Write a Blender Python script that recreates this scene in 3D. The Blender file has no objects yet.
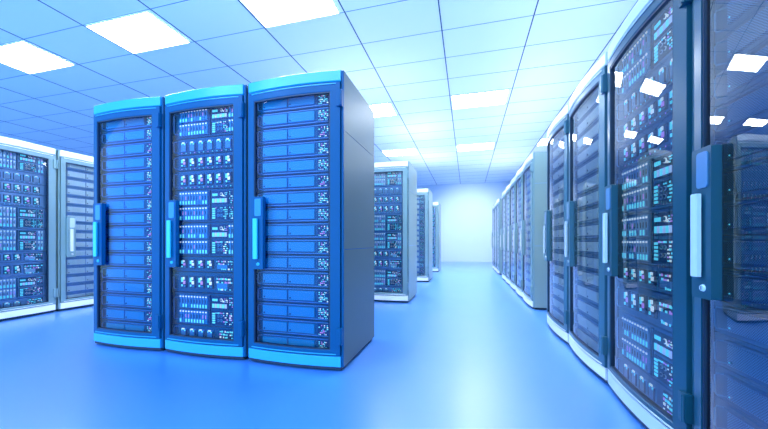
import bpy, math, random
from mathutils import Vector
C = bpy.context.scene.collection
SC = bpy.context.scene

# ---------------------------------------------------------------- camera numbers
F = 318.0; U0 = 467.5; CX = 384.0; HOR = 242.0; HC = 0.945
TH = math.atan((U0 - CX) / F); CO = math.cos(TH); SI = math.sin(TH)

# ---------------------------------------------------------------- materials
def mat(name, col, rough=.4, metal=0., emit=None, es=0., spec=.5, coat=0., noise=0.):
    m = bpy.data.materials.new(name); m.use_nodes = True
    nt = m.node_tree; b = nt.nodes['Principled BSDF']
    b.inputs['Base Color'].default_value = (*col, 1)
    b.inputs['Roughness'].default_value = rough
    b.inputs['Metallic'].default_value = metal
    b.inputs['Specular IOR Level'].default_value = spec
    b.inputs['Coat Weight'].default_value = coat
    if emit:
        b.inputs['Emission Color'].default_value = (*emit, 1)
        b.inputs['Emission Strength'].default_value = es
    if noise:
        tc = nt.nodes.new('ShaderNodeTexCoord'); n = nt.nodes.new('ShaderNodeTexNoise')
        n.inputs['Scale'].default_value = 3.0; n.inputs['Detail'].default_value = 4
        mr = nt.nodes.new('ShaderNodeMapRange')
        mr.inputs['To Min'].default_value = rough - noise; mr.inputs['To Max'].default_value = rough + noise
        nt.links.new(tc.outputs['Object'], n.inputs['Vector'])
        nt.links.new(n.outputs['Fac'], mr.inputs['Value'])
        nt.links.new(mr.outputs['Result'], b.inputs['Roughness'])
    return m

def glass_mat(name, tint, ior, veil=0.0, vcol=(1, 1, 1)):
    m = bpy.data.materials.new(name); m.use_nodes = True
    nt = m.node_tree; nt.nodes.clear()
    out = nt.nodes.new('ShaderNodeOutputMaterial')
    tr = nt.nodes.new('ShaderNodeBsdfTransparent'); tr.inputs['Color'].default_value = (*tint, 1)
    gl = nt.nodes.new('ShaderNodeBsdfGlossy'); gl.inputs['Roughness'].default_value = 0.0
    gl.inputs['Color'].default_value = (1, 1, 1, 1)
    fr = nt.nodes.new('ShaderNodeFresnel'); fr.inputs['IOR'].default_value = ior
    mx = nt.nodes.new('ShaderNodeMixShader')
    nt.links.new(fr.outputs[0], mx.inputs[0]); nt.links.new(tr.outputs[0], mx.inputs[1]); nt.links.new(gl.outputs[0], mx.inputs[2])
    nt.links.new(mx.outputs[0], out.inputs['Surface'])
    return m

M = {}
M['cyan'] = mat('led_cyan', (.1, .5, .6), .4, 0, (.10, .70, 1.0), 0.75)
M['magenta'] = mat('led_violet', (.4, .2, .6), .4, 0, (.5, .25, .9), 0.6)
M['lilac'] = mat('led_bar', (.3, .4, .7), .4, 0, (.32, .50, .95), .7)
M['white'] = mat('led_white', (.7, .8, .9), .4, 0, (.7, .88, 1.0), 0.6)
M['black'] = mat('dark_recess', (.004, .012, .03), .5)
M['gasket'] = mat('door_gasket', (.006, .03, .08), .45)
M['lamp'] = mat('panel_diffuser', (.9, .95, 1), .5, 0, (.93, .97, 1.0), 22.0)
M['lampframe'] = mat('panel_frame', (.7, .8, .9), .4)
M['glass'] = glass_mat('door_glass', (1, 1, 1), 1.5)
GLASS = {'blue_lit': glass_mat('clear_door_glass', (1, 1, 1), 1.32), 'dark_blue_lit': glass_mat('reflective_door_glass', (1, 1, 1), 2.2), 'slate': glass_mat('bright_door_glass', (1, 1, 1), 1.75)}

def theme(n, **k): 
    return {kk: mat(n + '_' + kk, *v) for kk, v in k.items()}
T = {
 'blue_lit': theme('blue_lit',  # blue light painted into grey doors and white trim
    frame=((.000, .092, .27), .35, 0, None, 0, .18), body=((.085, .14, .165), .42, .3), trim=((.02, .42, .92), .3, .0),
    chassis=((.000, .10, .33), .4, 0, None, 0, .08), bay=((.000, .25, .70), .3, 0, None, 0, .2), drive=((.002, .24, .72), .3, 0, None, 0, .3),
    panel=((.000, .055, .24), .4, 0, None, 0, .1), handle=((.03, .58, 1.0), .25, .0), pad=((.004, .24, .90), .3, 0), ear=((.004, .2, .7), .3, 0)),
 'dark_blue_lit': theme('dark_blue_lit',  # grey cabinets again, with dimmer blue light put into the colours
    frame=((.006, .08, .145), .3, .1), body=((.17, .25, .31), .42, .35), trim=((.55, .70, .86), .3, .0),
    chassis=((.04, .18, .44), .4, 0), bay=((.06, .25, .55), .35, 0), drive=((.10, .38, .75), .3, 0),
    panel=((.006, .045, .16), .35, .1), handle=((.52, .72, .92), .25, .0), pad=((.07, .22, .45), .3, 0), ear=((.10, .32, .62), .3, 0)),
 'slate': theme('slate',
    frame=((.04, .15, .24), .3, .2), body=((.22, .32, .36), .42, .35), trim=((.80, .88, .95), .3, .0),
    chassis=((.07, .19, .40), .4, 0), bay=((.78, .92, 1.0), .35, 0), drive=((.2, .45, .8), .3, 0),
    panel=((.02, .09, .24), .35, .1), handle=((.55, .68, .78), .25, .2), pad=((.15, .27, .40), .3, 0), ear=((.15, .3, .55), .3, 0)),
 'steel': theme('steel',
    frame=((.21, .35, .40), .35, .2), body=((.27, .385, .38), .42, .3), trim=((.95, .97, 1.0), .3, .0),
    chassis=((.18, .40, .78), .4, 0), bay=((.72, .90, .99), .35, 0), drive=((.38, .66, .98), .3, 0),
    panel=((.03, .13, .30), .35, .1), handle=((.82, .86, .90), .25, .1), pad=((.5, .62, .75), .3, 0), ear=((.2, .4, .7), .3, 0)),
}
# perforated grille for the nearest cabinet's servers
def mesh_mat():
    m = mat('perforated_grille', (.05, .19, .46), .35, .3)
    nt = m.node_tree; b = nt.nodes['Principled BSDF']
    tc = nt.nodes.new('ShaderNodeTexCoord')
    mp = nt.nodes.new('ShaderNodeMapping'); mp.inputs['Rotation'].default_value = (0, math.radians(45), 0)
    mp.inputs['Scale'].default_value = (150, 150, 150)
    sx = nt.nodes.new('ShaderNodeSeparateXYZ')
    nt.links.new(tc.outputs['Object'], mp.inputs['Vector']); nt.links.new(mp.outputs[0], sx.inputs[0])
    outs = []
    for ax in ('X', 'Z'):
        fr = nt.nodes.new('ShaderNodeMath'); fr.operation = 'FRACT'; nt.links.new(sx.outputs[ax], fr.inputs[0])
        lt = nt.nodes.new('ShaderNodeMath'); lt.operation = 'GREATER_THAN'; lt.inputs[1].default_value = .42
        nt.links.new(fr.outputs[0], lt.inputs[0]); outs.append(lt)
    mu = nt.nodes.new('ShaderNodeMath'); mu.operation = 'MULTIPLY'
    nt.links.new(outs[0].outputs[0], mu.inputs[0]); nt.links.new(outs[1].outputs[0], mu.inputs[1])
    mx = nt.nodes.new('ShaderNodeMix'); mx.data_type = 'RGBA'
    mx.inputs[6].default_value = (.12, .38, .75, 1); mx.inputs[7].default_value = (.03, .14, .36, 1)
    nt.links.new(mu.outputs[0], mx.inputs[0]); nt.links.new(mx.outputs[2], b.inputs['Base Color'])
    return m
M['grille'] = mesh_mat()

# ---------------------------------------------------------------- mesh builder
FIT = [False]
class MB:
    def __init__(s): s.v = []; s.f = []; s.m = []; s.mats = []
    def mi(s, m):
        if m not in s.mats: s.mats.append(m)
        return s.mats.index(m)
    def box(s, x0, x1, y0, y1, z0, z1, m, bev=0.0):
        i = len(s.v); k = s.mi(m)
        if bev <= 0:
            s.v += [(x, y, z) for z in (z0, z1) for y in (y0, y1) for x in (x0, x1)]
            for q in ((0, 2, 3, 1), (4, 5, 7, 6), (0, 1, 5, 4), (2, 6, 7, 3), (0, 4, 6, 2), (1, 3, 7, 5)):
                s.f.append(tuple(i + a for a in q)); s.m.append(k)
            return
        b = bev   # front (low y) edges chamfered
        s.v += [(x0, y1, z0), (x1, y1, z0), (x1, y1, z1), (x0, y1, z1),
                (x0, y0 + b, z0), (x1, y0 + b, z0), (x1, y0 + b, z1), (x0, y0 + b, z1),
                (x0 + b, y0, z0 + b), (x1 - b, y0, z0 + b), (x1 - b, y0, z1 - b), (x0 + b, y0, z1 - b)]
        for q in ((0, 3, 2, 1), (8, 9, 10, 11), (0, 1, 5, 4), (1, 2, 6, 5), (2, 3, 7, 6), (3, 0, 4, 7),
                  (4, 5, 9, 8), (5, 6, 10, 9), (6, 7, 11, 10), (7, 4, 8, 11)):
            s.f.append(tuple(i + a for a in q)); s.m.append(k)
    def curved(s, x0, x1, z0, z1, a, b, m, arc, n=16, zt0=None, zt1=None, bev=0.0):
        """box following the arc y=arc(x): front offset a, back offset b"""
        i = len(s.v); k = s.mi(m)
        prof = [(b, z0), (b, z1), (a + bev, z1), (a, z1 - bev), (a, z0 + bev), (a + bev, z0)] if bev else [(b, z0), (b, z1), (a, z1), (a, z0)]
        P = len(prof)
        for j in range(n + 1):
            x = x0 + (x1 - x0) * j / n
            for (o, z) in prof: s.v.append((x, arc(x) + o, z))
        for j in range(n):
            for p in range(P):
                q = (p + 1) % P; A = i + j * P
                s.f.append((A + p, A + q, A + P + q, A + P + p)); s.m.append(k)
        s.f.append(tuple(i + p for p in range(P))[::-1]); s.m.append(k)
        s.f.append(tuple(i + n * P + p for p in range(P))); s.m.append(k)
    def disc(s, cx, cz, r, y0, y1, m, n=14, r2=None):
        i = len(s.v); k = s.mi(m)
        for j in range(n):
            a = 2 * math.pi * j / n
            s.v += [(cx + r * math.cos(a), y1, cz + r * math.sin(a)), (cx + (r2 or r) * math.cos(a), y0, cz + (r2 or r) * math.sin(a))]
        for j in range(n):
            q = (j + 1) % n
            s.f.append((i + 2 * j, i + 2 * q, i + 2 * q + 1, i + 2 * j + 1)); s.m.append(k)
        s.f.append(tuple(i + 2 * j + 1 for j in range(n))); s.m.append(k)
    def tube(s, pts, r, m, n=6):
        i = len(s.v); k = s.mi(m); P = [Vector(p) for p in pts]
        for j, p in enumerate(P):
            d = (P[min(j + 1, len(P) - 1)] - P[max(j - 1, 0)]).normalized()
            u = Vector((0, 0, 1)).cross(d)
            if u.length < .1: u = Vector((1, 0, 0)).cross(d)
            u.normalize(); w = d.cross(u)
            for q in range(n):
                a = 2 * math.pi * q / n
                s.v.append(tuple(p + u * r * math.cos(a) + w * r * math.sin(a)))
        for j in range(len(P) - 1):
            for q in range(n):
                t = (q + 1) % n; A = i + j * n
                s.f.append((A + q, A + t, A + n + t, A + n + q)); s.m.append(k)
        s.f.append(tuple(i + q for q in range(n))[::-1]); s.m.append(k)
        s.f.append(tuple(i + (len(P) - 1) * n + q for q in range(n))); s.m.append(k)
    def rbox(s, x0, x1, y0, y1, z0, z1, m, r=.015, n=5):
        """plate with rounded corners in the front view"""
        i = len(s.v); k = s.mi(m); ring = []
        for (cx, cz, a0) in ((x1 - r, z1 - r, 0), (x0 + r, z1 - r, 90), (x0 + r, z0 + r, 180), (x1 - r, z0 + r, 270)):
            for j in range(n):
                a = math.radians(a0 + 90 * j / (n - 1)); ring.append((cx + r * math.cos(a), cz + r * math.sin(a)))
        L = len(ring)
        s.v += [(x, y1, z) for x, z in ring] + [(x, y0, z) for x, z in ring]
        for j in range(L):
            q = (j + 1) % L
            s.f.append((i + j, i + q, i + L + q, i + L + j)); s.m.append(k)
        s.f.append(tuple(i + L + j for j in range(L))); s.m.append(k)
        s.f.append(tuple(i + j for j in range(L))[::-1]); s.m.append(k)
    def mesh(s, name):
        me = bpy.data.meshes.new(name); me.from_pydata(s.v, [], s.f)
        for m in s.mats: me.materials.append(m)
        me.polygons.foreach_set('material_index', s.m)
        me.update(); 
        import bmesh
        bm = bmesh.new(); bm.from_mesh(me); bmesh.ops.recalc_face_normals(bm, faces=bm.faces); bm.to_mesh(me); bm.free()
        return me
    def build(s, name, parent=None, smooth=False):
        if FIT[0] and name != 'chassis': s.v = [(x * .94 - .015, y, z) for x, y, z in s.v]
        me = s.mesh(name)
        if smooth:
            me.shade_smooth()
            try: me.set_sharp_from_angle(angle=math.radians(35))
            except Exception: pass
        o = bpy.data.objects.new(name, me); C.objects.link(o)
        if parent: o.parent = parent
        return o

def empty(name, loc=(0, 0, 0), rz=0):
    o = bpy.data.objects.new(name, None); C.objects.link(o); o.empty_display_size = .1
    o.location = loc; o.rotation_euler = (0, 0, rz); return o
def tag(o, label, cat, group=None):
    o['label'] = label; o['category'] = cat
    if group: o['group'] = group
    return o
def structure(o): o['kind'] = 'structure'; return o
def copy_tree(o, parent=None):
    c = o.copy(); C.objects.link(c)
    if parent: c.parent = parent
    for ch in list(o.children): copy_tree(ch, c)
    return c

# ---------------------------------------------------------------- cabinets
W = .812; H = 2.2; D = .79; SAG = .030; HW = W / 2
arc = lambda x: -SAG * (1 - (x / HW) ** 2)
OX0, OX1, OZ0, OZ1 = -.335, .312, .155, 2.045

def make_cabinet(th):
    t = T[th]; r = empty('server_cabinet')
    b = MB(); m = t['body']
    g = .0025
    for s in (-1, 1):                                    # side walls in three panels with real seams
        xa, xb = (s * HW, s * (HW - .016)); xa, xb = min(xa, xb), max(xa, xb)
        for z0, z1 in ((.03, .89 - g), (.89 + g, 1.765 - g), (1.765 + g, H - .012)):
            b.box(xa, xb, .012, D, z0, z1, m)
        xa, xb = (s * (HW - .003), s * (HW - .014)); xa, xb = min(xa, xb), max(xa, xb)
        b.box(xa, xb, .014, D - .002, .03, H - .02, t['chassis'])
    b.box(-HW + .017, HW - .017, .02, D - .02, H - .03, H - .013, m)
    b.box(-HW + .017, HW - .017, .02, D - .02, .03, .05, M['black'])
    b.box(-HW + .017, HW - .017, D - .02, D - .001, .05, H - .03, m)
    b.box(-HW, HW, .012, D, H - .012, H, m)
    b.box(-HW + .02, HW - .02, .02, D - .02, 0, .03, M['black'])
    b.build('body', r)
    # corner posts
    for s in (-1, 1):
        p = MB(); xa, xb = sorted((s * HW, s * (HW - .017)))
        p.box(xa, xb, -.004, .012, .03, H - .002, t['frame'], .004)
        p.build('corner_post', r)
        q = MB(); xa, xb = sorted((s * .372, s * .389))
        q.box(xa, xb, .03, .07, .05, H - .031, M['gasket'])
        q.build('mounting_rail', r)
    # top fascia and kick plate follow the bowed front
    f = MB(); f.curved(-HW + .018, HW - .018, 2.118, H, -.012, .03, t['trim'], arc, 20, bev=.006)
    f.build('top_fascia', r, True)
    k = MB(); k.curved(-HW + .018, HW - .018, .032, .108, -.012, .03, t['trim'], arc, 20, bev=.004)
    k.curved(-HW + .018, HW - .018, .012, .031, -.002, .03, M['gasket'], arc, 20)
    k.build('kick_plate', r, True)
    # door
    d = MB(); fm = t['frame']; X0, X1 = -HW + .022, HW - .022; Z0, Z1 = .112, 2.113
    d.curved(X0, OX0, Z0, Z1, -.014, .01, fm, arc, 3, bev=.004)
    d.curved(OX1, X1, Z0, Z1, -.014, .01, fm, arc, 4, bev=.004)
    d.curved(OX0, OX1, OZ1, Z1, -.014, .01, fm, arc, 18, bev=.004)
    d.curved(OX0, OX1, Z0, OZ0, -.014, .01, fm, arc, 18, bev=.004)
    # raised bead in trim colour, a painted highlight under the fascia and above the kick plate
    d.curved(X0 + .03, X1 - .03, Z1 - .018, Z1 - .012, -.019, -.013, t['trim'], arc, 18)
    d.curved(X0 + .03, X1 - .03, Z0 + .012, Z0 + .018, -.019, -.013, t['trim'], arc, 18)
    dr = d.build('door', r, True)
    gk = MB(); w = .009
    gk.curved(OX0, OX0 + w, OZ0, OZ1, -.010, .014, M['gasket'], arc, 1)
    gk.curved(OX1 - w, OX1, OZ0, OZ1, -.010, .014, M['gasket'], arc, 1)
    gk.curved(OX0 + w, OX1 - w, OZ1 - w, OZ1, -.010, .014, M['gasket'], arc, 16)
    gk.curved(OX0 + w, OX1 - w, OZ0, OZ0 + w, -.010, .014, M['gasket'], arc, 16)
    gk.build('gasket', dr)
    gl = MB(); n = 24; i0 = OX0 + w; i1 = OX1 - w
    for j in range(n + 1):
        x = i0 + (i1 - i0) * j / n; gl.v += [(x, arc(x), OZ0 + w), (x, arc(x), OZ1 - w)]
    for j in range(n): gl.f.append((2 * j, 2 * j + 2, 2 * j + 3, 2 * j + 1)); gl.m.append(0)
    gl.mats.append(GLASS.get(th, M['glass']))
    gl.build('glass_pane', dr, True)
    # handle: mounting plate, recessed pad, grip, lock
    hx = -.352; y = arc(hx) - .014
    pl = MB(); pl.rbox(-.338, -.236, y - .030, y + .006, .735, 1.295, fm, .008)
    pl.build('handle_plate', dr)
    pd = MB(); pd.rbox(-.306, -.250, y - .034, y - .029, 1.145, 1.278, t['pad'], .012); pd.build('handle_pad', dr)
    hb = MB()
    hb.rbox(-.310, -.274, y - .050, y - .037, .815, 1.125, t['handle'], .004)
    hb.box(-.302, -.282, y - .038, y - .029, .835, .865, fm); hb.box(-.302, -.282, y - .038, y - .029, 1.075, 1.105, fm)
    hb.build('handle', dr)
    lk = MB(); lk.disc(-.276, .775, .014, y - .036, y - .029, t['handle'], 16, .011)
    lk.box(-.2775, -.2745, y - .0375, y - .0345, .768, .782, M['black']); lk.build('lock', dr)
    for z in (.20, 1.93):
        h = MB(); h.rbox(HW - .046, HW - .001, -.034, -.006, z, z + .12, fm, .004)
        h.tube([(HW - .012, -.036, z + .004), (HW - .012, -.036, z + .116)], .007, fm, 8)
        h.build('hinge', dr)
    return r

# ---------------------------------------------------------------- servers (origin: middle of the front, bottom)
SY = .035          # front plane of the servers behind the cabinet front
def speckle(b, x0, x1, z0, z1, rng, nx, nz, y=0, fill=.6):
    dx = (x1 - x0) / nx; dz = (z1 - z0) / nz
    for i in range(nx):
        for j in range(nz):
            if rng.random() > fill: continue
            m = rng.choice([M['cyan'], M['cyan'], M['magenta'], M['white'], M['cyan']])
            w = dx * rng.choice((.45, .6, .9)); h = dz * rng.choice((.4, .55))
            b.box(x0 + i * dx, x0 + i * dx + w, y - .003, y, z0 + j * dz, z0 + j * dz + h, m)

def chassis(t, h, parent, body=None):
    b = MB(); b.box(-.37, .37, .006, .62, 0, h, t['chassis'])
    b.box(-.30, .36, 0, .006, .002, h - .002, body or t['chassis'], .002)
    b.build('chassis', parent)
    hb = MB(); x = -.312
    hb.tube([(x, .008, h * .16), (x - .014, -.018, h * .16), (x - .016, -.022, h * .24), (x - .016, -.022, h * .76), (x - .014, -.018, h * .84), (x, .008, h * .84)], .0035, t['ear'])
    hb.build('pull_handle', parent)

def make_storage(th, rng):            # two wide drawers and a status panel
    t = T[th]; r = empty('storage_server'); h = .120
    chassis(t, h, r)
    for x0, x1 in ((-.292, -.062), (-.050, .186)):
        b = MB(); b.box(x0, x1, -.012, 0, .024, .098, t['bay'], .003)
        o = b.build('drive_drawer', r)
        l = MB(); l.disc(x0 + .018, .040, .0065, -.015, -.012, t['panel'], 12); l.build('lock', o)
    for z in (.008, .107):
        b = MB(); b.box(-.29, .30, -.004, 0, z, z + .006, t['ear']); b.build('vent_slot', r)
    b = MB(); b.box(.212, .312, -.006, 0, .014, .106, t['panel'])
    speckle(b, .222, .306, .020, .100, rng, 7, 6, -.006, .62)
    b.build('status_panel', r)
    return r

def module(b, t, x0, x1, z0, z1, rng, kind):
    w = x1 - x0; h = z1 - z0
    b.box(x0, x1, -.006, 0, z0, z1, t['panel'])
    if kind == 0:
        for k in range(3): b.box(x0 + w * (.06 + .11 * k), x0 + w * (.14 + .11 * k), -.010, -.006, z0 + h * .62, z0 + h * .80, M['cyan'])
        b.disc(x0 + w * .60, z0 + h * .72, h * .12, -.010, -.006, M['white'], 12)
        b.disc(x0 + w * .60, z0 + h * .72, h * .085, -.012, -.010, t['panel'], 12)
        b.disc(x0 + w * .72, z0 + h * .62, h * .06, -.010, -.006, M['white'], 10)
        speckle(b, x0 + w * .78, x0 + w * .98, z0 + h * .56, z0 + h * .9, rng, 4, 3, -.006, .6)
        for k in range(6): b.box(x0 + w * (.05 + .15 * k), x0 + w * (.17 + .15 * k), -.010, -.006, z0 + h * .12, z0 + h * .42, M['lilac'] if k % 2 else M['cyan'])
    else:
        for k in range(5): b.box(x0 + w * .05, x0 + w * .22, -.010, -.006, z0 + h * (.08 + .17 * k), z0 + h * (.19 + .17 * k), M['cyan'])
        for (u, v) in ((.42, .32), (.42, .66), (.60, .32), (.60, .66)):
            b.disc(x0 + w * u, z0 + h * v, h * .10, -.010, -.006, t['trim'], 12)
            b.disc(x0 + w * u, z0 + h * v, h * .065, -.012, -.010, t['panel'], 12)
        speckle(b, x0 + w * .72, x1, z0 + h * .06, z1, rng, 3, 6, -.006, .6)
        speckle(b, x0 + w * .25, x0 + w * .7, z0 + h * .84, z1, rng, 5, 1, -.006, .8)

def make_blade(th, h, rng, extra):      # two rows of upright drives, control modules
    t = T[th]; r = empty('blade_server')
    chassis(t, h, r)
    rows = ((.018, h * .47), (h * .53, h - .018))
    def drive(x0, w, z0, z1):
        b = MB(); b.box(x0, x0 + w, -.016, 0, z0, z1, t['drive'], .002)
        zz = z1 - z0
        b.box(x0 + w * .2, x0 + w * .75, -.019, -.0155, z1 - zz * .17, z1 - zz * .08, M['white'])
        b.box(x0 + w * .2, x0 + w * .45, -.018, -.0155, z0 + zz * .40, z0 + zz * .66, M['magenta'] if rng.random() < .25 else t['panel'])
        b.box(x0 + w * .15, x0 + w * .8, -.018, -.0155, z0 + zz * .05, z0 + zz * .30, M['cyan'] if rng.random() < .8 else t['bay'])
        b.build('drive', r)
    for z0, z1 in rows:
        for k in range(10): drive(-.272 + k * .0312, .0235, z0, z1)
    b = MB(); b.box(.046, .058, -.010, 0, .012, h - .012, t['panel']); b.build('divider', r)
    b = MB(); module(b, t, .070, .243, *rows[1], rng, 0); b.build('control_module', r)
    b = MB(); module(b, t, .070, .243, *rows[0], rng, 1); b.build('control_module', r)
    for z0, z1 in rows:
        if extra:
            for k in range(2): drive(.256 + k * .031, .0235, z0, z1)
        else:
            b = MB(); b.box(.254, .316, -.006, 0, z0, z1, t['panel']); speckle(b, .258, .312, z0 + .006, z1, rng, 4, 6, -.006, .6)
            b.build('status_panel', r)
    return r

def make_switch(th, h, rng, kind):
    t = T[th]; r = empty('network_switch'); chassis(t, h, r)
    n = 6 if kind in ('flap', 'port') else 4
    for k in range(n):
        x0 = -.268 + k * .096
        b = MB()
        if kind in ('flap', 'thin'):
            b.box(x0, x0 + .066, -.008, 0, h * .20, h * .76, t['ear'], .002); b.box(x0 - .003, x0, -.009, 0, h * .2, h * .76, t['panel'])
            b.box(x0 + .010, x0 + .016, -.012, -.008, h * .62, h * .74, M['cyan'])
            b.box(x0 + .018, x0 + .042, -.012, -.008, h * .70, h * .78, M['white'])
            b.box(x0 + .040, x0 + .054, -.012, -.008, h * .60, h * .68, M['cyan'])
            b.box(x0 + .060, x0 + .066, -.014, -.008, h * .2, h * .7, t['panel'])
            b.build('flap', r)
        else:
            b.box(x0, x0 + .060, -.008, 0, h * .22, h * .80, t['panel'], .002)
            b.box(x0 + .008, x0 + .028, -.012, -.008, h * .50, h * .72, M['cyan'])
            b.box(x0 + .026, x0 + .044, -.012, -.008, h * .62, h * .74, M['white'])
            b.box(x0 + .030, x0 + .052, -.012, -.008, h * .40, h * .56, M['white'] if k % 2 else M['magenta'])
            b.box(x0 + .010, x0 + .024, -.012, -.008, h * .28, h * .38, M['cyan'])
            b.box(x0 + .038, x0 + .056, -.012, -.008, h * .26, h * .33, t['bay'])
            b.box(x0 + .066, x0 + .069, -.008, 0, h * .22, h * .80, t['panel'])
            b.build('port', r)
    b = MB()
    if kind == 'ports4':
        b.box(.118, .315, -.004, 0, h * .16, h * .84, t['panel'])
        b.box(.125, .235, -.006, -.004, h * .2, h * .5, t['drive'])
        speckle(b, .124, .312, h * .50, h * .82, rng, 11, 2, -.006, .8)
        speckle(b, .124, .312, h * .16, h * .34, rng, 11, 1, -.006, .5)
        b.build('status_panel', r)
    elif kind == 'thin':
        b.box(.150, .315, -.004, 0, h * .12, h * .88, t['panel']); speckle(b, .155, .312, h * .16, h * .88, rng, 9, 4, -.004, .75)
        b.build('status_panel', r)
    else:
        b.box(-.27, .31, -.004, 0, h * .08, h * .11, t['panel'])
        for k in range(12): b.box(-.262 + k * .048, -.256 + k * .048, -.006, -.004, h * .07, h * .12, M['cyan' if k % 3 else 'magenta'])
        b.build('indicator_strip', r)
    return r

def make_mesh_server(th, rng):
    t = T[th]; r = empty('perforated_server'); h = .120; chassis(t, h, r)
    b = MB(); b.box(-.285, .315, -.012, 0, .020, .100, M['grille'], .003); b.build('grille', r)
    b = MB(); b.box(-.29, .32, -.018, 0, .104, .112, t['chassis'], .002); b.build('rim', r)
    b = MB(); b.disc(-.262, .036, .005, -.017, -.012, t['ear'], 12); b.disc(-.262, .036, .0028, -.019, -.017, M['cyan'], 10); b.build('indicator_light', r)
    return r

A_LAYOUT = [('blade', 1.830, .250, True), ('flap', 1.690, .136, 0), ('port', 1.555, .131, 0), ('port', 1.392, .159, 0),
            ('blade', 1.112, .276, False), ('blade', .826, .282, True), ('ports4', .694, .128, 0), ('ports4', .518, .172, 0),
            ('blade', .242, .272, False), ('thin', .108, .130, 0)]
cache = {}
def proto(key, fn):
    if key not in cache:
        FIT[0] = key[0] not in ('cab', 'light', 'far')
        cache[key] = fn(); FIT[0] = False; return cache[key]
    return copy_tree(cache[key])

def flat_server(kind, th, h, rng):
    """far cabinets: a single mesh is enough"""
    t = T[th]; b = MB(); b.box(-.37, .37, .006, .62, 0, h, t['chassis']); b.box(-.30, .36, 0, .006, .002, h - .002, t['chassis'])
    if kind == 'storage':
        for x0, x1 in ((-.292, -.062), (-.050, .186)): b.box(x0, x1, -.012, 0, .024, .098, t['bay'])
        b.box(.212, .312, -.006, 0, .014, .106, t['panel']); speckle(b, .222, .306, .020, .100, rng, 4, 3, -.006, .6)
    elif kind == 'blade':
        for z0, z1 in ((.018, h * .47), (h * .53, h - .018)):
            for k in range(10): b.box(-.272 + k * .0312, -.2485 + k * .0312, -.016, 0, z0, z1, t['drive'])
            module(b, t, .07, .243, z0, z1, rng, 1); speckle(b, .258, .312, z0, z1, rng, 3, 4, -.002, .6)
    else:
        for k in range(6):
            x0 = -.268 + k * .096; b.box(x0, x0 + .06, -.008, 0, h * .22, h * .8, t['panel']); b.box(x0 + .01, x0 + .035, -.012, -.008, h * .45, h * .72, M['cyan'])
    return b.build('storage_server' if kind == 'storage' else 'blade_server' if kind == 'blade' else 'network_switch')

ORD = ['topmost', 'second from the top', 'third from the top', 'fourth from the top', 'fifth from the top', 'sixth from the top', 'seventh from the top',
       'eighth from the top', 'eighth from the bottom', 'seventh from the bottom', 'sixth from the bottom', 'fifth from the bottom', 'fourth from the bottom',
       'third from the bottom', 'second from the bottom', 'lowest']
DESC = {'blade': 'upright-drive server', 'flap': 'six-flap switch', 'port': 'six-port switch', 'ports4': 'four-port switch', 'thin': 'slim four-flap switch'}
ORD3 = ['topmost', 'second', 'third', 'lowest']

def cabinet(kind, th, x, y, rz, label, place, color, group, far=False):
    """kind A blades / B storage / C perforated"""
    root = proto(('cab', th), lambda: make_cabinet(th))
    root.location = (x, y, 0); root.rotation_euler = (0, 0, rz)
    tag(root, label, 'server cabinet', group)
    ca, sa = math.cos(rz), math.sin(rz)
    def put(o, z): o.location = (x - sa * SY, y + ca * SY, z); o.rotation_euler = (0, 0, rz)
    if kind == 'A':
        seen = {}
        tot = {}
        for k in A_LAYOUT: tot[k[0]] = tot.get(k[0], 0) + 1
        for i, (k, z, h, e) in enumerate(A_LAYOUT):
            if far: o = proto(('far', k, th, round(h, 3)), lambda: flat_server('blade' if k == 'blade' else 'switch', th, h, random.Random(i)))
            elif k == 'blade': o = proto(('blade', th, h, e), lambda: make_blade(th, h, random.Random(i + 5), e))
            else: o = proto((k, th, h), lambda: make_switch(th, h, random.Random(i + 9), k))
            put(o, z); n = seen.get(k, 0); seen[k] = n + 1
            pos = '' if tot[k] == 1 else (', ' + (('upper', 'lower')[n] if tot[k] == 2 else ('topmost', 'second', 'third', 'lowest')[n]) + (' of two' if tot[k] == 2 else ' of four'))
            tag(o, f'{color} {DESC[k]}{pos} in {place}', 'server' if k == 'blade' else 'network switch', 'rack units in ' + place)
    else:
        for i in range(15 if kind == 'X' else 16):
            z = 1.968 - i * .1245 - .0
            z = max(z, .052)
            if far: o = proto(('far', 'storage', th), lambda: flat_server('storage', th, .12, random.Random(3)))
            elif kind == 'B': o = proto(('st', th, i % 3), lambda: make_storage(th, random.Random(i + 31)))
            else: o = proto(('mesh', th), lambda: make_mesh_server(th, random.Random(2)))
            put(o, z)
            d = 'perforated server' if kind == 'C' else 'two-drawer server'
            tag(o, f'{color} {d}, {ORD[i]} in {place}', 'server', 'servers in ' + place)
    return root

PI = math.pi; P = .832
# centre block, fronts facing the camera side (-Y)
XB = -.865; YB = 2.17
cabinet('B', 'blue_lit', XB - P * 2.5, YB, 0, 'bright blue glass-door cabinet of two-drawer servers, left end of the centre block', 'left cabinet of blue block', 'bright blue', 'bright blue server cabinets of the centre block')
cabinet('A', 'blue_lit', XB - P * 1.5, YB, 0, 'bright blue glass-door cabinet of drives and switches, middle of the centre block', 'middle cabinet of blue block', 'bright blue', 'bright blue server cabinets of the centre block')
cabinet('B', 'blue_lit', XB - P * .5, YB, 0, 'bright blue glass-door cabinet with grey side wall, right end of the centre block', 'right cabinet of blue block', 'bright blue', 'bright blue server cabinets of the centre block')
# cabinets behind the block
for j, (Y, k) in enumerate(((4.86, 'A'), (7.50, 'B'), (10.12, 'A'))):
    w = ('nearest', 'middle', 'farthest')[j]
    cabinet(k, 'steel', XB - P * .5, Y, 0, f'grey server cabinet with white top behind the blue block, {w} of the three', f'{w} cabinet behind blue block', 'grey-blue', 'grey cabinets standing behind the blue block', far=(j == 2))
cabinet('B', 'steel', XB - P * 1.5, 4.86, 0, 'grey server cabinet behind the blue block, seen only in the right glass doors', 'hidden cabinet behind blue block', 'grey-blue', None, far=True)
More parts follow.
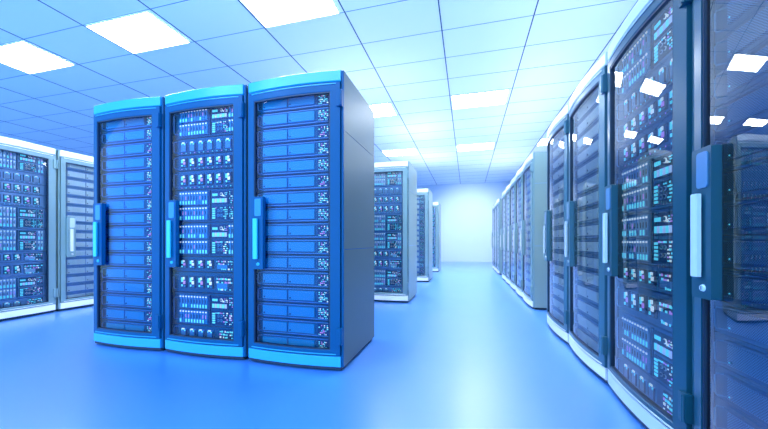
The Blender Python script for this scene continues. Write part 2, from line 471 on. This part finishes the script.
# left row, fronts facing the aisle (+X)
XL = -5.38
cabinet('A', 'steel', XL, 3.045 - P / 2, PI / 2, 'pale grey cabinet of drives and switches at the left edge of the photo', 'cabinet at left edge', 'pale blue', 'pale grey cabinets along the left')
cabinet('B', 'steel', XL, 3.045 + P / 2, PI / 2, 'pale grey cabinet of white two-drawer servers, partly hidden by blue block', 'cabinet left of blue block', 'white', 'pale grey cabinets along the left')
# right row, fronts facing the aisle (-X)
XR = .895; Y0 = 4.015; PR = .815
cabinet('B', 'slate', XR, Y0 - PR * .5, -PI / 2, 'slate blue cabinet of pale two-drawer servers, far end of the near right row', 'fourth cabinet of near right row', 'pale', 'glass-door cabinets of the near right row')
cabinet('B', 'slate', XR, Y0 - PR * 1.5, -PI / 2, 'slate blue cabinet of pale two-drawer servers, third from camera in near right row', 'third cabinet of near right row', 'pale', 'glass-door cabinets of the near right row')
cabinet('A', 'dark_blue_lit', XR, Y0 - PR * 2.5, -PI / 2, 'dark blue cabinet of lit drives and switches beside the nearest cabinet at right', 'second cabinet of near right row', 'dark blue', 'glass-door cabinets of the near right row')
cabinet('C', 'dark_blue_lit', XR, Y0 - PR * 3.5, -PI / 2, 'dark blue cabinet of perforated servers at the right edge, nearest to the camera', 'nearest cabinet at right edge', 'dark blue', 'glass-door cabinets of the near right row')
nth = ['first', 'second', 'third', 'fourth', 'fifth']
for k in range(5):
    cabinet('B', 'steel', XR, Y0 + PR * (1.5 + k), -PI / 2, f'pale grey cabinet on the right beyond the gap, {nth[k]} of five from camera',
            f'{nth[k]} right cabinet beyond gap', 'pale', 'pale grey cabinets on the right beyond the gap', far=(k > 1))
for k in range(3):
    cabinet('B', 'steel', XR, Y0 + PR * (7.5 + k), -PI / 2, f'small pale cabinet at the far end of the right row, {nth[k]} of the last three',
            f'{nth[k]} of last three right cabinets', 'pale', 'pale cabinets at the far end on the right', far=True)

# ---------------------------------------------------------------- room
HCE = 2.80                       # ceiling above the eye
ZC = HC + HCE; YW = 15.7; XWL = -24.0; XWR = 4.2; YN = -1.2
def floor_mat():
    m = mat('floor_coating', (.055, .27, .84), .42, 0, spec=.8)
    nt = m.node_tree; b = nt.nodes['Principled BSDF']; b.inputs['Coat Weight'].default_value = 1; b.inputs['Coat Roughness'].default_value = .30; b.inputs['Coat IOR'].default_value = 1.8
    tc = nt.nodes.new('ShaderNodeTexCoord'); n = nt.nodes.new('ShaderNodeTexNoise'); n.inputs['Scale'].default_value = 1.5
    mr = nt.nodes.new('ShaderNodeMapRange'); mr.inputs['To Min'].default_value = .36; mr.inputs['To Max'].default_value = .46
    nt.links.new(tc.outputs['Object'], n.inputs['Vector']); nt.links.new(n.outputs['Fac'], mr.inputs['Value']); nt.links.new(mr.outputs[0], b.inputs['Roughness'])
    return m
M['floor'] = floor_mat()
M['wall'] = mat('wall_paint', (.50, .64, .84), .6, noise=.05)
M['tile'] = mat('ceiling_tile', (.82, .91, .97), .55, noise=.05)
M['gap'] = mat('ceiling_joint', (.03, .09, .18), .6)
M['gap2'] = mat('ceiling_cross_joint', (.12, .28, .5), .6)
b = MB(); b.box(XWL, XWR, YN, YW, -.1, 0, M['floor']); structure(b.build('floor'))
b = MB(); b.box(XWL, XWR, YW, YW + .1, 0, ZC, M['wall']); structure(b.build('wall_back'))
b = MB(); b.box(XWR, XWR + .1, YN, YW, 0, ZC, M['wall']); structure(b.build('wall_right'))
sx = .4135 * HCE * CO; xb = -.1207 * HCE * CO                       # ceiling grid pitch across
def yline(inv): return (F * HCE * inv + xb * SI) / CO
DI = .000698; ys0 = yline(.00403); sy = F * HCE * DI / CO
b = MB(); b.box(XWL, XWR, YN, YW, ZC, ZC + .1, M['tile'])
i = math.ceil((XWL - xb) / sx)
while xb + i * sx < XWR:
    x = xb + i * sx; b.box(x - .0075, x + .0075, YN, YW, ZC - .003, ZC, M['gap']); i += 1
j = math.ceil((YN - ys0) / sy)
while ys0 + j * sy < YW:
    y = ys0 + j * sy; b.box(XWL, XWR, y - .004, y + .004, ZC - .0022, ZC, M['gap2']); j += 1
structure(b.build('ceiling'))
for nm, x0, x1, y0, y1 in (('baseboard_back', XWL, XWR, YW - .012, YW),):
    b = MB(); b.box(x0, x1, y0, y1, 0, .09, M['wall']); structure(b.build(nm))

# ceiling light panels: one tile each, every second column, every fifth row
def make_light():
    r = empty('ceiling_light')
    w, h = sx - .02, sy - .014
    b = MB()
    b.box(-w / 2, w / 2, -h / 2, -h / 2 + .012, -.012, 0, M['lampframe']); b.box(-w / 2, w / 2, h / 2 - .012, h / 2, -.012, 0, M['lampframe'])
    b.box(-w / 2, -w / 2 + .012, -h / 2 + .012, h / 2 - .012, -.012, 0, M['lampframe']); b.box(w / 2 - .012, w / 2, -h / 2 + .012, h / 2 - .012, -.012, 0, M['lampframe'])
    b.build('frame', r)
    b = MB(); b.box(-w / 2 + .012, w / 2 - .012, -h / 2 + .012, h / 2 - .012, -.008, -.001, M['lamp']); b.build('diffuser', r)
    return r
coln = ['far left', 'left', 'left-of-centre', 'centre', 'right-of-centre', 'far right']
NCOL = {-11: 'sixth', -9: 'fifth', -7: 'fourth', -6: 'third', -4: 'second', -2: 'first'}
cols = [(-8, 'fourth left'), (-6, 'third left'), (-4, 'second left'), (-2, 'first left'), (0, 'middle'), (2, 'right-hand')]
rows = [(0, 'nearest ahead'), (5, 'second ahead'), (10, 'third ahead')]
for ri, rn in rows:
    for ci, cn in cols:
        x = xb + (ci + .5) * sx; y = ys0 + (ri - .5) * sy
        if ci < -4 and ri > 0: continue
        if y > YW - .4 or x < XWL + .6 or x > XWR - .6: continue
        o = proto('light', make_light)
        o.location = (x, y, ZC - .003)
        tag(o, f'white rectangular ceiling light panel, {cn} column, row {rn}', 'ceiling light', 'ceiling light panels')

# ---------------------------------------------------------------- light
w = bpy.data.worlds.new('World'); SC.world = w; w.use_nodes = True
nt = w.node_tree; bg = nt.nodes['Background']
tc = nt.nodes.new('ShaderNodeTexCoord'); sp = nt.nodes.new('ShaderNodeSeparateXYZ'); nt.links.new(tc.outputs['Generated'], sp.inputs[0])
cr = nt.nodes.new('ShaderNodeMapRange'); cr.inputs['From Min'].default_value = -1; cr.inputs['From Max'].default_value = 1
nt.links.new(sp.outputs['Z'], cr.inputs['Value'])
rp = nt.nodes.new('ShaderNodeValToRGB'); e = rp.color_ramp.elements
e[0].position = .3; e[0].color = (.22, .70, 1, 1); e[1].position = .75; e[1].color = (.65, .85, 1, 1)
nt.links.new(cr.outputs[0], rp.inputs[0]); nt.links.new(rp.outputs[0], bg.inputs['Color'])
bg.inputs['Strength'].default_value = 2.3

def area(name, loc, size, energy, col, rot):
    l = bpy.data.lights.new(name, 'AREA'); l.shape = 'RECTANGLE'; l.size, l.size_y = size; l.energy = energy; l.color = col
    o = bpy.data.objects.new(name, l); C.objects.link(o); o.location = loc; o.rotation_euler = rot; return o
def spot(name, loc, target, energy, col, ang=70, rad=.3):
    l = bpy.data.lights.new(name, 'SPOT'); l.energy = energy; l.color = col; l.spot_size = math.radians(ang); l.spot_blend = .9; l.shadow_soft_size = rad
    o = bpy.data.objects.new(name, l); C.objects.link(o); o.location = loc
    o.rotation_euler = (Vector(target) - Vector(loc)).to_track_quat('-Z', 'Y').to_euler(); return o
for k, (yy, en) in enumerate(((3.6, 110), (5.6, 280), (7.6, 420), (9.8, 520), (12.2, 520))):
    spot('aisle_fill', (.0, yy, 3.70), (-.05, yy + .3, 0), en, (1, .98, .94), 80, .06)  # added spots that whiten the aisle floor, no fixtures there
spot('left_row_fill', (-3.9, 1.5, 3.70), (-5.3, 3.0, 1.1), 130, (.95, .98, 1), 75, .05)  # added to brighten the left row, not a room lamp
spot('right_row_fill', (-.7, 2.5, 3.70), (.9, 3.1, 1.2), 90, (.95, .98, 1), 70, .05)  # added to brighten the right row fronts, no lamp hangs here
area('ceiling_fill', (XR + .42, 11.4, 2.26), (.5, 2.4), 26, (.85, .94, 1), (PI, 0, 0))  # added out of sight to brighten the far ceiling
area('ceiling_fill', (XB - .5, 10.5, 2.26), (.6, .6), 26, (.85, .94, 1), (PI, 0, 0))
# more unseen area lights added above the cabinets to lift the ceiling
area('ceiling_fill', (XR + .42, 2.4, 2.26), (.5, 3.0), 22, (.85, .94, 1), (PI, 0, 0))
area('ceiling_fill', (XR + .42, 6.9, 2.26), (.5, 4.0), 30, (.85, .94, 1), (PI, 0, 0))
area('ceiling_fill', (XB - 1.0, 5.3, 2.26), (1.2, .5), 16, (.85, .94, 1), (PI, 0, 0))
area('ceiling_fill', (XB - .5, 7.9, 2.26), (.6, .5), 20, (.85, .94, 1), (PI, 0, 0))
area('ceiling_fill', (XB - 1.2, 2.65, 2.26), (2.2, .4), 8, (.6, .82, 1), (PI, 0, 0))
# added spot brightening the far wall and a blue floodlight behind the camera at the left
spot('far_wall_fill', (.2, 11.5, 3.5), (.1, YW, 1.6), 900, (1, 1, 1), 66, .4)
spot('blue_floodlight', (-3.6, -.5, 3.68), (-2.6, 1.3, .3), 300, (.0, .25, 1), 95, .15)
area('front_fill', (-1.6, -.3, 3.66), (5.0, .4), 85, (.75, .88, 1), (math.radians(52), 0, 0))  # added fill for the block fronts, kept clear of glass reflections

# ---------------------------------------------------------------- camera
cam = bpy.data.cameras.new('camera'); co = bpy.data.objects.new('camera', cam); C.objects.link(co)
co.location = (0, 0, HC); co.rotation_euler = (PI / 2, 0, TH)
cam.sensor_width = 36; cam.sensor_fit = 'HORIZONTAL'; cam.lens = F * 36 / 768
cam.shift_x = 0; cam.shift_y = (HOR - 214.5) / 768; cam.clip_start = .05
SC.camera = co
SC.view_settings.view_transform = 'Standard'; SC.view_settings.look = 'None'
SC.view_settings.gamma = 1; SC.view_settings.use_curve_mapping = False; SC.view_settings.exposure = 0.0
SC.cycles.max_bounces = 8; SC.cycles.transparent_max_bounces = 12; SC.cycles.diffuse_bounces = 4
